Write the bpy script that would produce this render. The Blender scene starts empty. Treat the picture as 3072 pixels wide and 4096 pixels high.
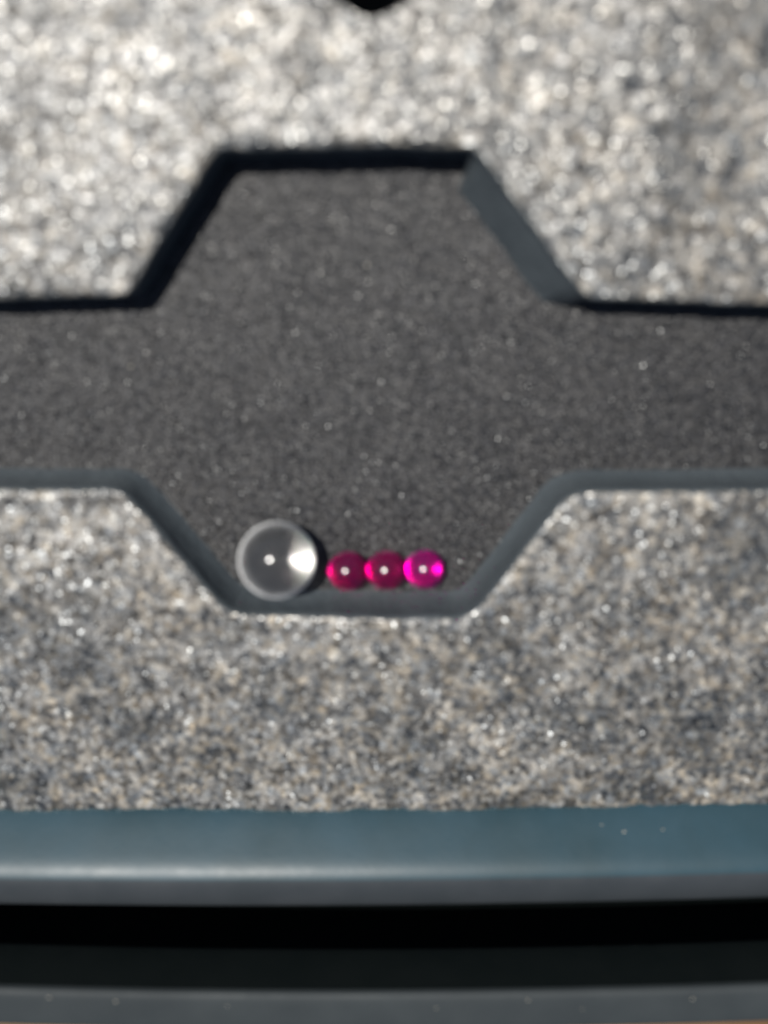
import bpy, math, random
import numpy as np
from mathutils import Vector, Matrix

MM = 0.001                      # all measures below are millimetres, scaled to real size
scene = bpy.context.scene
col = scene.collection

# ------------------------------------------------------------------ camera
TILT = math.radians(14.0)
CAM_H = 55.0                    # above the foam's top face (z = 0)
cam_d = bpy.data.cameras.new('camera')
cam = bpy.data.objects.new('camera', cam_d)
col.objects.link(cam)
cam.location = (0, 0, CAM_H * MM)
cam.rotation_euler = (-TILT, 0, 0)
cam_d.sensor_width = 36.0
cam_d.lens = 27.02
cam_d.clip_start = 0.002
cam_d.clip_end = 20.0
cam_d.dof.use_dof = True
cam_d.dof.focus_distance = 71.5 * MM
cam_d.dof.aperture_fstop = 7.8
scene.camera = cam

# ------------------------------------------------------------------ sky and sun
SUN_TO = Vector((-0.265, 0.325, 1.0)).normalized()
elev = math.asin(SUN_TO.z)
world = bpy.data.worlds.new('World')
scene.world = world
world.use_nodes = True
wn = world.node_tree
wn.nodes.clear()
sky = wn.nodes.new('ShaderNodeTexSky')
sky.sky_type = 'NISHITA'
sky.sun_disc = False
sky.sun_elevation = elev
sky.sun_rotation = math.atan2(SUN_TO.x, SUN_TO.y)
bgn = wn.nodes.new('ShaderNodeBackground')
bgn.inputs['Strength'].default_value = 0.05
wo = wn.nodes.new('ShaderNodeOutputWorld')
wn.links.new(sky.outputs[0], bgn.inputs['Color'])
wn.links.new(bgn.outputs[0], wo.inputs['Surface'])

sun_d = bpy.data.lights.new('sun', 'SUN')
sun_d.energy = 5.0
sun_d.angle = math.radians(2.4)
sun_d.color = (1.0, 0.965, 0.91)
sun = bpy.data.objects.new('sun', sun_d)
col.objects.link(sun)
sun.location = SUN_TO * 0.5
sun.rotation_euler = SUN_TO.to_track_quat('Z', 'Y').to_euler()

scene.view_settings.view_transform = 'Standard'
scene.view_settings.look = 'None'
scene.view_settings.gamma = 1.0
scene.view_settings.exposure = 0.0
scene.view_settings.use_curve_mapping = False
scene.render.engine = 'CYCLES'
scene.cycles.max_bounces = 12
scene.cycles.transmission_bounces = 12
scene.cycles.caustics_refractive = True
scene.cycles.caustics_reflective = True
scene.cycles.blur_glossy = 0.0
scene.cycles.sample_clamp_indirect = 0.0
scene.cycles.use_denoising = True

# ------------------------------------------------------------------ material helpers
class NT:
    def __init__(self, name):
        self.m = bpy.data.materials.new(name)
        self.m.use_nodes = True
        self.t = self.m.node_tree
        self.t.nodes.clear()
        self.out = self.n('ShaderNodeOutputMaterial')
        self.pos = self.n('ShaderNodeTexCoord').outputs['Object']
    def n(self, kind, **kw):
        x = self.t.nodes.new(kind)
        for k, v in kw.items():
            setattr(x, k, v)
        return x
    def l(self, a, b):
        self.t.links.new(a, b)
    def setin(self, node, **kw):
        for k, v in kw.items():
            s = node.inputs[k.replace('_', ' ')]
            if hasattr(v, 'is_linked'):
                self.l(v, s)
            else:
                s.default_value = v
        return node
    def noise(self, scale_mm, detail=3.0, rough=0.55):
        x = self.n('ShaderNodeTexNoise')
        self.l(self.pos, x.inputs['Vector'])
        x.inputs['Scale'].default_value = 1000.0 / scale_mm
        x.inputs['Detail'].default_value = detail
        x.inputs['Roughness'].default_value = rough
        return x
    def ramp(self, fac, a, b, ca, cb):
        x = self.n('ShaderNodeValToRGB')
        e = x.color_ramp.elements
        e[0].position, e[1].position = a, b
        e[0].color = (*ca, 1) if len(ca) == 3 else ca
        e[1].color = (*cb, 1) if len(cb) == 3 else cb
        self.l(fac, x.inputs[0])
        return x.outputs[0]
    def facets(self, cell_mm, amp, base=None):
        """normals of tiny glossy cell faces, each tilted its own way"""
        v = self.n('ShaderNodeTexVoronoi')
        self.l(self.pos, v.inputs['Vector'])
        v.inputs['Scale'].default_value = 1000.0 / cell_mm
        a = self.n('ShaderNodeVectorMath', operation='SUBTRACT')
        self.l(v.outputs['Color'], a.inputs[0])
        a.inputs[1].default_value = (0.5, 0.5, 0.5)
        b = self.n('ShaderNodeVectorMath', operation='SCALE')
        self.l(a.outputs[0], b.inputs[0])
        b.inputs['Scale'].default_value = amp
        c = self.n('ShaderNodeVectorMath', operation='ADD')
        if base is None:
            base = self.n('ShaderNodeNewGeometry').outputs['Normal']
        self.l(base, c.inputs[0])
        self.l(b.outputs[0], c.inputs[1])
        d = self.n('ShaderNodeVectorMath', operation='NORMALIZE')
        self.l(c.outputs[0], d.inputs[0])
        return d.outputs[0], v

def mat_foam(name, dark, light, cell, amp, rough, spec, patch=2.2, fleck=0.5, lo=0.45, hi=1.0, glint=None, mottle=1.0):
    """closed foam: every cell has its own shade and a small glossy face of its own tilt"""
    t = NT(name)
    nrm, vor = t.facets(cell, amp)
    big = t.noise(patch, 3.0)
    c0 = t.ramp(big.outputs['Fac'], 0.36, 0.66, dark, light)
    wide = t.ramp(t.noise(patch * 4.5, 2.5).outputs['Fac'], 0.38, 0.58, tuple(1 - mottle * k for k in (0.48, 0.45, 0.42)), (1.1, 1.09, 1.07))
    hue = t.n('ShaderNodeTexNoise')
    t.l(t.pos, hue.inputs['Vector'])
    hue.inputs['Scale'].default_value = 1000.0 / (patch * 0.7)
    hue.inputs['Detail'].default_value = 3.0
    warm = t.ramp(hue.outputs['Color'], 0.36, 0.64, (1 - 0.07 * mottle, 1 - 0.015 * mottle, 1 + 0.05 * mottle), (1 + 0.08 * mottle, 1.0, 1 - 0.12 * mottle))
    c1 = c0
    for f in (wide, warm):
        mm = t.n('ShaderNodeMix', data_type='RGBA', blend_type='MULTIPLY')
        mm.inputs[0].default_value = 1.0
        t.l(c1, mm.inputs[6]); t.l(f, mm.inputs[7])
        c1 = mm.outputs[2]
    sep = t.n('ShaderNodeSeparateColor')
    t.l(vor.outputs['Color'], sep.inputs[0])
    shade = t.ramp(sep.outputs['Blue'], lo, hi, (1 - fleck,) * 3, (1 + 2.2 * fleck,) * 3)
    tint = t.n('ShaderNodeMix', data_type='RGBA', blend_type='MIX')
    t.l(sep.outputs['Red'], tint.inputs[0])
    tint.inputs[6].default_value = (1 + 0.03 + 0.09 * mottle, 1.0, 0.94 - 0.12 * mottle, 1)
    tint.inputs[7].default_value = (0.95, 1.0, 1.06, 1)
    m1 = t.n('ShaderNodeMix', data_type='RGBA', blend_type='MULTIPLY')
    m1.inputs[0].default_value = 1.0
    t.l(c1, m1.inputs[6]); t.l(shade, m1.inputs[7])
    m2 = t.n('ShaderNodeMix', data_type='RGBA', blend_type='MULTIPLY')
    m2.inputs[0].default_value = 1.0
    t.l(m1.outputs[2], m2.inputs[6]); t.l(tint.outputs[2], m2.inputs[7])
    p = t.n('ShaderNodeBsdfPrincipled')
    t.l(m2.outputs[2], p.inputs['Base Color'])
    t.l(t.ramp(sep.outputs['Green'], 0.1, 0.9, (rough,) * 3, (rough + 0.25,) * 3), p.inputs['Roughness'])
    p.inputs['Specular IOR Level'].default_value = spec
    t.l(nrm, p.inputs['Normal'])
    surf = p.outputs[0]
    if glint:                   # scattered burst cells with a shiny skin of their own tilt
        gcell, gamp, share, strength, grough = glint
        gn, gv = t.facets(gcell, gamp)
        gs = t.n('ShaderNodeSeparateColor')
        t.l(gv.outputs['Color'], gs.inputs[0])
        mask = t.ramp(gs.outputs['Blue'], 1 - share, 1.0, (0, 0, 0), (strength,) * 3)
        g = t.n('ShaderNodeBsdfGlossy')
        g.inputs['Roughness'].default_value = grough
        tg = t.n('ShaderNodeMix', data_type='RGBA', blend_type='MIX')
        t.l(gs.outputs['Green'], tg.inputs[0])
        tg.inputs[6].default_value = (1.0, 0.93, 0.80, 1)
        tg.inputs[7].default_value = (0.92, 0.97, 1.0, 1)
        t.l(tg.outputs[2], g.inputs['Color'])
        t.l(gn, g.inputs['Normal'])
        ms = t.n('ShaderNodeMixShader')
        t.l(mask, ms.inputs[0]); t.l(surf, ms.inputs[1]); t.l(g.outputs[0], ms.inputs[2])
        surf = ms.outputs[0]
    t.l(surf, t.out.inputs['Surface'])
    return t.m

def mat_plastic(name, c0, c1, rough, grain_mm=0.35, bump=0.02, spec=0.5, r2=None):
    t = NT(name)
    n1 = t.noise(6.0, 4.0)
    p = t.n('ShaderNodeBsdfPrincipled')
    t.l(t.ramp(n1.outputs['Fac'], 0.3, 0.7, c0, c1), p.inputs['Base Color'])
    n3 = t.noise(2.5, 5.0, 0.65)
    r = r2 or rough + 0.12
    t.l(t.ramp(n3.outputs['Fac'], 0.3, 0.7, (rough,)*3, (r,)*3), p.inputs['Roughness'])
    p.inputs['Specular IOR Level'].default_value = spec
    n2 = t.noise(grain_mm, 4.0)
    b = t.n('ShaderNodeBump')
    b.inputs['Distance'].default_value = bump * MM
    b.inputs['Strength'].default_value = 1.0
    t.l(n2.outputs['Fac'], b.inputs['Height'])
    t.l(b.outputs[0], p.inputs['Normal'])
    t.l(p.outputs[0], t.out.inputs['Surface'])
    return t.m

def mat_gem(name, color, ior, rim_glow, gloss_rough, core=0.03, soft=0.0, body=(0.93, 0.92, 0.90)):
    """clear stone: smooth refraction, colour taken up in the body, fine surface gloss"""
    t = NT(name)
    refr = t.n('ShaderNodeBsdfRefraction')
    refr.inputs['Roughness'].default_value = soft
    refr.inputs['IOR'].default_value = ior
    refr.inputs['Color'].default_value = (*color, 1)
    gl = t.n('ShaderNodeBsdfGlossy')
    gl.inputs['Roughness'].default_value = gloss_rough
    fr = t.n('ShaderNodeFresnel')
    fr.inputs['IOR'].default_value = ior
    mx = t.n('ShaderNodeMixShader')
    t.l(fr.outputs[0], mx.inputs[0])
    t.l(refr.outputs[0], mx.inputs[1])
    t.l(gl.outputs[0], mx.inputs[2])
    if rim_glow:                    # bright outline ring and ruby glow put in as diffuse colour, over fine scratches
        lw = t.n('ShaderNodeLayerWeight')
        lw.inputs['Blend'].default_value = 0.5
        pw = t.n('ShaderNodeMath', operation='POWER')
        t.l(lw.outputs['Facing'], pw.inputs[0]); pw.inputs[1].default_value = 5.0
        scr = t.ramp(t.noise(0.9, 6.0, 0.7).outputs['Fac'], 0.35, 0.75, (0.4,) * 3, (1.0,) * 3)
        mu = t.n('ShaderNodeMath', operation='MULTIPLY_ADD')
        t.l(pw.outputs[0], mu.inputs[0]); mu.inputs[1].default_value = rim_glow; mu.inputs[2].default_value = core
        mu2 = t.n('ShaderNodeMath', operation='MULTIPLY')
        t.l(mu.outputs[0], mu2.inputs[0]); t.l(scr, mu2.inputs[1])
        df = t.n('ShaderNodeBsdfDiffuse')
        df.inputs['Color'].default_value = (*body, 1)
        m2 = t.n('ShaderNodeMixShader')
        t.l(mu2.outputs[0], m2.inputs[0]); t.l(mx.outputs[0], m2.inputs[1]); t.l(df.outputs[0], m2.inputs[2])
        mx = m2
    t.l(mx.outputs[0], t.out.inputs['Surface'])
    return t.m

def mat_wood(name):
    t = NT(name)
    mp = t.n('ShaderNodeMapping')
    mp.inputs['Scale'].default_value = (0.12, 1.0, 1.0)
    t.l(t.pos, mp.inputs['Vector'])
    n = t.n('ShaderNodeTexNoise')
    t.l(mp.outputs[0], n.inputs['Vector'])
    n.inputs['Scale'].default_value = 260.0
    n.inputs['Detail'].default_value = 6.0
    n.inputs['Distortion'].default_value = 0.6
    p = t.n('ShaderNodeBsdfPrincipled')
    t.l(t.ramp(n.outputs['Fac'], 0.32, 0.68, (0.12, 0.056, 0.02), (0.27, 0.155, 0.068)), p.inputs['Base Color'])
    p.inputs['Roughness'].default_value = 0.45
    b = t.n('ShaderNodeBump')
    b.inputs['Distance'].default_value = 0.1 * MM
    t.l(n.outputs['Fac'], b.inputs['Height'])
    t.l(b.outputs[0], p.inputs['Normal'])
    t.l(p.outputs[0], t.out.inputs['Surface'])
    return t.m

M_foam = mat_foam('speckled_foam', (0.048, 0.049, 0.050), (0.195, 0.190, 0.181), 0.46, 0.50, 0.31, 1.0, 1.5, 0.42, 0.3, 1.0, (0.22, 0.72, 0.5, 0.2, 0.37))
M_cut = mat_plastic('cut_foam_edge', (0.046, 0.056, 0.063), (0.070, 0.083, 0.091), 0.45, 0.3, 0.05)  # base colour carries the bluish sky sheen of the walls
M_base = mat_foam('fine_dark_foam', (0.022, 0.022, 0.0235), (0.033, 0.033, 0.0355), 0.13, 0.7, 0.36, 0.5, 0.8, 0.45, 0.6, 1.0, (0.12, 1.2, 0.13, 0.05, 0.30), 0.25)
M_lip = mat_plastic('sky_tinted_plastic', (0.018, 0.044, 0.056), (0.024, 0.057, 0.076), 0.40, 0.35, 0.008, 0.45, 0.47)  # the sky's blue reflection on the lip is put into its base colour
M_rim = mat_plastic('charcoal_plastic', (0.030, 0.036, 0.041), (0.040, 0.046, 0.052), 0.42, 0.35, 0.01)
M_outer = mat_plastic('matt_charcoal_plastic', (0.025, 0.031, 0.034), (0.034, 0.041, 0.044), 0.6, 0.3, 0.015, 0.35)
M_black = mat_plastic('black_plastic', (0.003, 0.006, 0.0062), (0.005, 0.008, 0.008), 0.6, spec=0.2)
M_quartz = mat_gem('clear_quartz', (0.99, 0.99, 0.985), 1.46, 4.5, 0.13, 0.055, 0.3)
M_ruby = mat_gem('ruby', (0.96, 0.008, 0.50), 1.76, 1.0, 0.16, 0.08, 0.2, (0.92, 0.0, 0.36))
M_ruby2 = mat_gem('bright_ruby', (0.97, 0.012, 0.64), 1.76, 1.1, 0.16, 0.11, 0.2, (0.92, 0.0, 0.56))
M_wood = mat_wood('table_wood')
M_dust = mat_plastic('pale_dust', (0.26, 0.25, 0.21), (0.36, 0.34, 0.29), 0.8)

# ------------------------------------------------------------------ object helpers
def tag(o, label=None, cat=None, group=None, kind=None):
    if label: o['label'] = label
    if cat: o['category'] = cat
    if group: o['group'] = group
    if kind: o['kind'] = kind
    return o

def empty(name, loc=(0, 0, 0)):
    o = bpy.data.objects.new(name, None)
    o.empty_display_size = 0.005
    o.location = Vector(loc) * MM
    col.objects.link(o)
    return o

def mesh_obj(name, verts, faces, mat, parent=None, smooth=True, at=(0, 0, 0)):
    me = bpy.data.meshes.new(name)
    v = np.asarray(verts, dtype=np.float64).reshape(-1, 3) * MM
    f = np.asarray(faces, dtype=np.int32)
    me.vertices.add(len(v))
    me.vertices.foreach_set('co', v.astype(np.float32).ravel())
    k = f.shape[1]
    me.loops.add(f.size)
    me.loops.foreach_set('vertex_index', f.ravel())
    me.polygons.add(len(f))
    me.polygons.foreach_set('loop_start', np.arange(0, f.size, k, dtype=np.int32))
    me.polygons.foreach_set('loop_total', np.full(len(f), k, dtype=np.int32))
    me.polygons.foreach_set('use_smooth', np.full(len(f), smooth, dtype=bool))
    me.update(calc_edges=True)
    me.validate()
    me.materials.append(mat)
    o = bpy.data.objects.new(name, me)
    col.objects.link(o)
    o.location = Vector(at) * MM
    if parent: o.parent = parent
    return o

def grid_faces(nr, nc, flip=False):
    i = np.arange(nr - 1)[:, None] * nc + np.arange(nc - 1)[None, :]
    q = np.stack([i, i + 1, i + 1 + nc, i + nc], -1).reshape(-1, 4)
    return q[:, ::-1] if flip else q

# ------------------------------------------------------------------ relief noise
rng = np.random.default_rng(7)
def _hash(ix, iy, s):
    v = np.sin(ix * 127.1 + iy * 311.7 + s * 74.7) * 43758.5453
    return v - np.floor(v)
def worley(x, y, s=0):
    ix, iy = np.floor(x), np.floor(y)
    best = np.full(x.shape, 9.0)
    for dx in (-1, 0, 1):
        for dy in (-1, 0, 1):
            cx, cy = ix + dx, iy + dy
            px = cx + 0.1 + 0.8 * _hash(cx, cy, s)
            py = cy + 0.1 + 0.8 * _hash(cx, cy, s + 5)
            best = np.minimum(best, (px - x) ** 2 + (py - y) ** 2)
    return np.sqrt(best)
def vnoise(x, y, s=0):
    ix, iy = np.floor(x), np.floor(y)
    fx, fy = x - ix, y - iy
    fx = fx * fx * (3 - 2 * fx); fy = fy * fy * (3 - 2 * fy)
    a, b = _hash(ix, iy, s), _hash(ix + 1, iy, s)
    c, d = _hash(ix, iy + 1, s), _hash(ix + 1, iy + 1, s)
    return (a * (1 - fx) + b * fx) * (1 - fy) + (c * (1 - fx) + d * fx) * fy - 0.5
def fbm(x, y, s=0, o=3):
    r = 0
    for k in range(o):
        r = r + vnoise(x * 2 ** k, y * 2 ** k, s + 3 * k) / 2 ** k
    return r
def foam_relief(x, y, s):
    peb = np.sqrt(np.maximum(0, 1 - np.minimum(1, worley(x / 0.62, y / 0.62, s)) ** 2))
    small = worley(x / 0.30, y / 0.30, s + 9)
    return (0.075 * (peb - 0.75) - 0.02 * small + 0.11 * fbm(x / 1.7, y / 1.7, s + 2)
            + 0.40 * fbm(x / 6.0, y / 6.0, s + 4, 2))

# ------------------------------------------------------------------ foam insert: two raised sheets with a slot between
DEPTH = 3.3
def curve(points, xs, soft):
    px, py = zip(*points)
    fine = np.linspace(-60, 60, 12001)
    yy = np.interp(fine, px, py)
    k = max(1, int(soft / 0.01))
    ker = np.hanning(2 * k + 1); ker /= ker.sum()
    pad = np.pad(yy, k, mode='edge')
    yy = np.convolve(pad, ker, mode='valid')
    return np.interp(xs, fine, yy)

UPPER = [(-60, 1.2), (-26.5, 1.4), (-17.55, 1.7), (-11.0, 10.93), (-0.0, 11.13), (6.05, 11.0), (13.85, 1.42), (26.55, 1.0), (60, 0.8)]
LOWER = [(-60, -11.85), (-28.1, -11.9), (-19.1, -11.9), (-11.85, -21.6), (0, -21.98), (6.65, -21.9), (13.55, -12.1), (28.1, -11.9), (60, -11.85)]
def front_bow(x):
    return 0.0105 * x + 0.00045 * x * x

xs = np.concatenate([np.arange(-48, -34, 0.35), np.arange(-34, 34, 0.115), np.arange(34, 48.3, 0.35)])

def foam_panel(name, label, edge, far, s, parent, sign, nv):
    """sign +1: the sheet above the slot (its cut edge faces down the picture), -1: the one below"""
    nc = len(xs)
    # unit normal of the cut edge, pointing into the slot
    d = np.gradient(edge, xs)
    nx, ny = d * sign, -np.ones_like(d) * sign
    ln = np.sqrt(nx * nx + ny * ny); nx /= ln; ny /= ln
    rows = []
    if sign > 0:        # only the right-hand slant of the upper cut leans back
        R, draft = 0.38, 1.9 * np.clip((xs - 5.6) / 1.2, 0, 1) * np.clip((14.4 - xs) / 1.4, 0, 1)
    else:
        R, draft = 0.6, np.full(nc, 0.85)
    wav = 0.10 * fbm(xs / 1.3, xs * 0 + 3.1, s + 11) + 0.05 * vnoise(xs / 0.35, xs * 0 + 1.7, s + 12)
    # wall from the slot floor up, then the rounded rim
    for z in np.linspace(-DEPTH - 0.4, -R, 26):
        t_ = (-z - R) / (DEPTH - R)
        w = draft * (t_ if sign > 0 else 0.35 * t_ + 0.65 * t_ ** 3) + wav * 0.8 + 0.05 * fbm(xs / 0.5, xs * 0 + z / 0.5, s + 14) - 0.03
        rows.append(np.stack([xs + nx * w, edge + ny * w, np.full(nc, z)], -1))
    for a in np.linspace(0, math.pi / 2, 6)[1:]:
        off = -R * (1 - math.cos(a)) + wav
        z = -R + R * math.sin(a)
        rows.append(np.stack([xs + nx * off, edge + ny * off, np.full(nc, z)], -1))
    x0, y0 = rows[-1][:, 0], rows[-1][:, 1]
    for i, v in enumerate(np.linspace(0, 1, nv)[1:]):
        vv = v
        x = x0 * (1 - vv) + xs * vv
        y = y0 * (1 - vv) + far * vv
        rows.append(np.stack([x, y, np.zeros(nc)], -1))
    P = np.stack(rows)
    top = np.arange(len(rows)) >= 28
    rel = foam_relief(P[..., 0], P[..., 1], s)
    # the relief fades into the rim so that the cut edge stays crisp
    dist = np.clip((np.arange(len(rows)) - 26) / 8.0, 0, 1)[:, None]
    P[..., 2] += rel * dist
    # far edge turns down
    far_rows = []
    last = P[-1].copy()
    for dz, dy in ((0.25, 0.10), (0.8, 0.16), (2.2, 0.16), (DEPTH + 0.4, 0.16)):
        q = last.copy(); q[:, 2] = last[:, 2] * (1 - dz / 5) - dz
        q[:, 1] += sign * dy + 0.05 * vnoise(xs / 0.4, xs * 0 + dz * 3, s + 15)
        far_rows.append(q)
    P = np.concatenate([P, np.stack(far_rows)])
    o = mesh_obj(name, P, grid_faces(P.shape[0], nc, sign < 0), M_foam, parent)
    o.data.materials.append(M_cut)
    mi = np.zeros((P.shape[0] - 1, nc - 1), dtype=np.int32)
    mi[:28] = 1; mi[-3:] = 1
    o.data.polygons.foreach_set('material_index', mi.ravel())
    return tag(o, label)

foam = empty('foam_insert', (0, 0, 0))
tag(foam, 'sparkling grey foam insert with an angular black slot cut through it', 'foam insert')
up_edge = curve(UPPER, xs, 0.9)
lo_edge = curve(LOWER, xs, 2.2)
hole_c, hole_r = (-0.25, 23.2), 4.5
hx = np.clip((xs - hole_c[0]) / hole_r, -1, 1)
notch = curve([(-60, 34), (-6, 21.8), (-1.0, 18.35), (5.4, 21.5), (60, 34)], xs, 2.0)
top_far = np.where(np.abs(xs - hole_c[0]) < hole_r, notch, 34.0)
low_far = -38.72 + front_bow(xs) * 0.8 + 0.22 * fbm(xs / 1.1, xs * 0 + 0.4, 31) + 0.12 * vnoise(xs / 0.4, xs * 0, 33)
foam_panel('foam_sheet', 'bright upper sheet of the foam', up_edge, top_far, 1, foam, 1, 300)
foam_panel('foam_sheet', 'lower sheet of the foam along the tray', lo_edge, low_far, 40, foam, -1, 225)

# foam closing the round hole on its far side
cx = np.linspace(hole_c[0] - hole_r, hole_c[0] + hole_r, 81)
arc = hole_c[1] + np.sqrt(np.maximum(0, hole_r ** 2 - (cx - hole_c[0]) ** 2))
rows = [np.stack([cx, arc, np.full(81, z)], -1) for z in np.linspace(-DEPTH - 0.4, -0.02, 8)]
rows += [np.stack([cx, arc * (1 - v) + 34.0 * v, 0 * cx], -1) for v in np.linspace(0.02, 1, 60)]
C = np.stack(rows)
C[8:, :, 2] += foam_relief(C[8:, :, 0], C[8:, :, 1], 1)
mesh_obj('foam_sheet', C, grid_faces(C.shape[0], 81), M_foam, foam)
# slot floor
fx = np.concatenate([np.arange(-48, -33, 0.5), np.arange(-33, 33, 0.16), np.arange(33, 48.5, 0.5)])
fy = np.arange(-24.5, 13.5, 0.16)
FX, FY = np.meshgrid(fx, fy)
FZ = -DEPTH + 0.035 * fbm(FX / 0.55, FY / 0.55, 61) + 0.05 * fbm(FX / 5, FY / 5, 65, 2) - 0.02
mesh_obj('slot_floor', np.stack([FX, FY, FZ], -1), grid_faces(*FX.shape), M_base, foam)
# floor of the round hole, deep below
a = np.linspace(0, 2 * math.pi, 49)[:-1]
hv = [(0, 0, 0)] + [(7 * math.cos(t), 7 * math.sin(t), 0) for t in a]
hv = np.array(hv) + np.array([hole_c[0], hole_c[1] + 3, -DEPTH - 12])
mesh_obj('hole_floor', hv, [(0, 1 + i, 1 + (i + 1) % 48) for i in range(48)], M_black, foam)

# ------------------------------------------------------------------ case: tray lip, rim, gap and outer wall
case = empty('storage_case', (0, -47, -24))
tag(case, 'black plastic case with a sky-tinted inner lip and a raised outer wall', 'case')
sx = np.linspace(-75, 75, 121)
def outer_bow(x):
    return 0.005 * x + 0.0007 * x * x
def sweep(name, prof, mat, label=None, bow=front_bow):
    prof = np.array(prof, float)
    # round the profile's corners a little (Chaikin)
    for _ in range(2):
        q = [prof[0]]
        for p0, p1 in zip(prof[:-1], prof[1:]):
            q += [p0 * 0.75 + p1 * 0.25, p0 * 0.25 + p1 * 0.75]
        q.append(prof[-1])
        prof = np.array(q)
    n = len(prof)
    V = np.zeros((n, len(sx), 3))
    V[..., 0] = sx[None, :]
    V[..., 1] = prof[:, 0:1] + bow(sx)[None, :]
    V[..., 2] = prof[:, 1:2] + 0.03 * fbm(sx / 14, sx * 0 + 2, 77)[None, :]
    V -= np.array([0, -47, -24])
    o = mesh_obj(name, V, grid_faces(n, len(sx), True), mat, case)
    return tag(o, label)
sweep('tray_lip', [(-38.3, -5.0), (-38.5, -1.2), (-38.75, -0.35), (-39.6, 0.55), (-40.7, 1.56), (-41.7, 2.44), (-42.3, 2.86), (-42.75, 3.05), (-42.95, 3.1)], M_lip, 'sloping lip beside the foam with sky blue in its colour')
sweep('tray_rim', [(-42.93, 3.098), (-43.4, 3.14), (-44.3, 3.03), (-45.3, 2.75), (-45.9, 2.4), (-46.3, 1.6), (-46.4, -4.0), (-46.4, -10.0)], M_rim)
sweep('outer_wall', [(-52.4, -10.0), (-52.4, 1.4), (-52.3, 2.1), (-50.2, 2.2), (-50.02, 2.4), (-50.0, 6.5)], M_black, 'black inner face of the outer wall', outer_bow)
sweep('outer_rim', [(-50.0, 6.48), (-50.05, 6.85), (-50.5, 7.02), (-52.6, 7.0), (-53.4, 6.9), (-53.75, 6.3), (-53.8, -8.0), (-54.0, -23.0), (-53.5, -24.0)], M_outer, None, outer_bow)
sweep('case_bottom', [(-46.3, -9.9), (-52.4, -9.95)], M_black)

# ------------------------------------------------------------------ table under the case
tx = np.linspace(-220, 220, 45); ty = np.linspace(-260, 160, 43)
TX, TY = np.meshgrid(tx, ty)
table = mesh_obj('table_top', np.stack([TX, TY, TX * 0 - 24.0], -1), grid_faces(*TX.shape), M_wood)
tag(table, 'brown wooden table top under the case', kind='structure')

# ------------------------------------------------------------------ balls
def ball(name, x, y, r, mat, label, cat, group=None, seg=128, rot=0.0):
    nlat = seg // 2
    th = np.linspace(0, math.pi, nlat + 1)[1:-1]
    ph = np.linspace(0, 2 * math.pi, seg + 1)[:-1]
    V = [(0, 0, r)]
    for t in th:
        for p in ph:
            V.append((r * math.sin(t) * math.cos(p), r * math.sin(t) * math.sin(p), r * math.cos(t)))
    V.append((0, 0, -r))
    F = []
    for j in range(seg):
        F.append((0, 1 + j, 1 + (j + 1) % seg))
    for i in range(nlat - 2):
        for j in range(seg):
            a, b = 1 + i * seg + j, 1 + i * seg + (j + 1) % seg
            F.append((a, a + seg, b + seg)); F.append((a, b + seg, b))
    e = len(V) - 1; s0 = 1 + (nlat - 2) * seg
    for j in range(seg):
        F.append((e, s0 + (j + 1) % seg, s0 + j))
    o = mesh_obj(name, V, F, mat, None, True, (x, y, -DEPTH + r + 0.03))
    return tag(o, label, cat, group)

ball('quartz_ball', -8.07, -17.53, 2.9, M_quartz, 'large clear quartz ball beside the ruby balls', 'glass ball')
G = 'ruby balls in a row in the slot'
ball('ruby_ball', -2.80, -18.87, 1.5, M_ruby, 'ruby ball nearest the clear quartz ball', 'ruby ball', G)
ball('ruby_ball', 0.19, -18.81, 1.5, M_ruby, 'ruby ball in the middle of the three', 'ruby ball', G)
ball('ruby_ball', 3.18, -18.73, 1.5, M_ruby2, 'brightest magenta ruby ball, farthest from the clear quartz ball', 'ruby ball', G)

# ------------------------------------------------------------------ dust lying about
rd = random.Random(3)
spots = [(-1.22, 3.87, -DEPTH, 0.20), (-18.9, -3.35, -DEPTH, 0.17), (19.3, -40.30, 1.20, 0.12), (22.4, -40.15, 1.25, 0.13),
         (17.6, -39.9, 0.8, 0.08), (11.0, -50.55, 7.03, 0.16), (-20.5, -50.7, 7.03, 0.11), (-12.0, -51.0, 7.03, 0.10), (4.0, -51.2, 7.03, 0.09),
         (23.5, -50.6, 7.2, 0.12), (15.2, -51.4, 7.1, 0.09), (-25.5, -50.4, 7.1, 0.12)]
DV, DF = [], []
t5 = (1 + 5 ** 0.5) / 2
ICO = [(-1, t5, 0), (1, t5, 0), (-1, -t5, 0), (1, -t5, 0), (0, -1, t5), (0, 1, t5), (0, -1, -t5), (0, 1, -t5), (t5, 0, -1), (t5, 0, 1), (-t5, 0, -1), (-t5, 0, 1)]
ICF = [(0, 11, 5), (0, 5, 1), (0, 1, 7), (0, 7, 10), (0, 10, 11), (1, 5, 9), (5, 11, 4), (11, 10, 2), (10, 7, 6), (7, 1, 8),
       (3, 9, 4), (3, 4, 2), (3, 2, 6), (3, 6, 8), (3, 8, 9), (4, 9, 5), (2, 4, 11), (6, 2, 10), (8, 6, 7), (9, 8, 1)]
for x, y, z, r in spots:
    b = len(DV)
    e = rd.uniform(0.5, 2.0)
    r *= 0.8
    for v in ICO:
        k = r / 1.9 * rd.uniform(0.65, 1.1)
        DV.append((x + v[0] * k * e, y + v[1] * k + ((outer_bow(x) if y < -49 else front_bow(x)) if y < -39 else 0), z + abs(r) * 0.25 + v[2] * k * 0.5))
    DF += [tuple(b + i for i in f) for f in ICF]
tag(mesh_obj('dust_specks', DV, DF, M_dust, None, False), 'pale dust specks scattered over the slot floor and case rim', 'dust', kind='stuff')
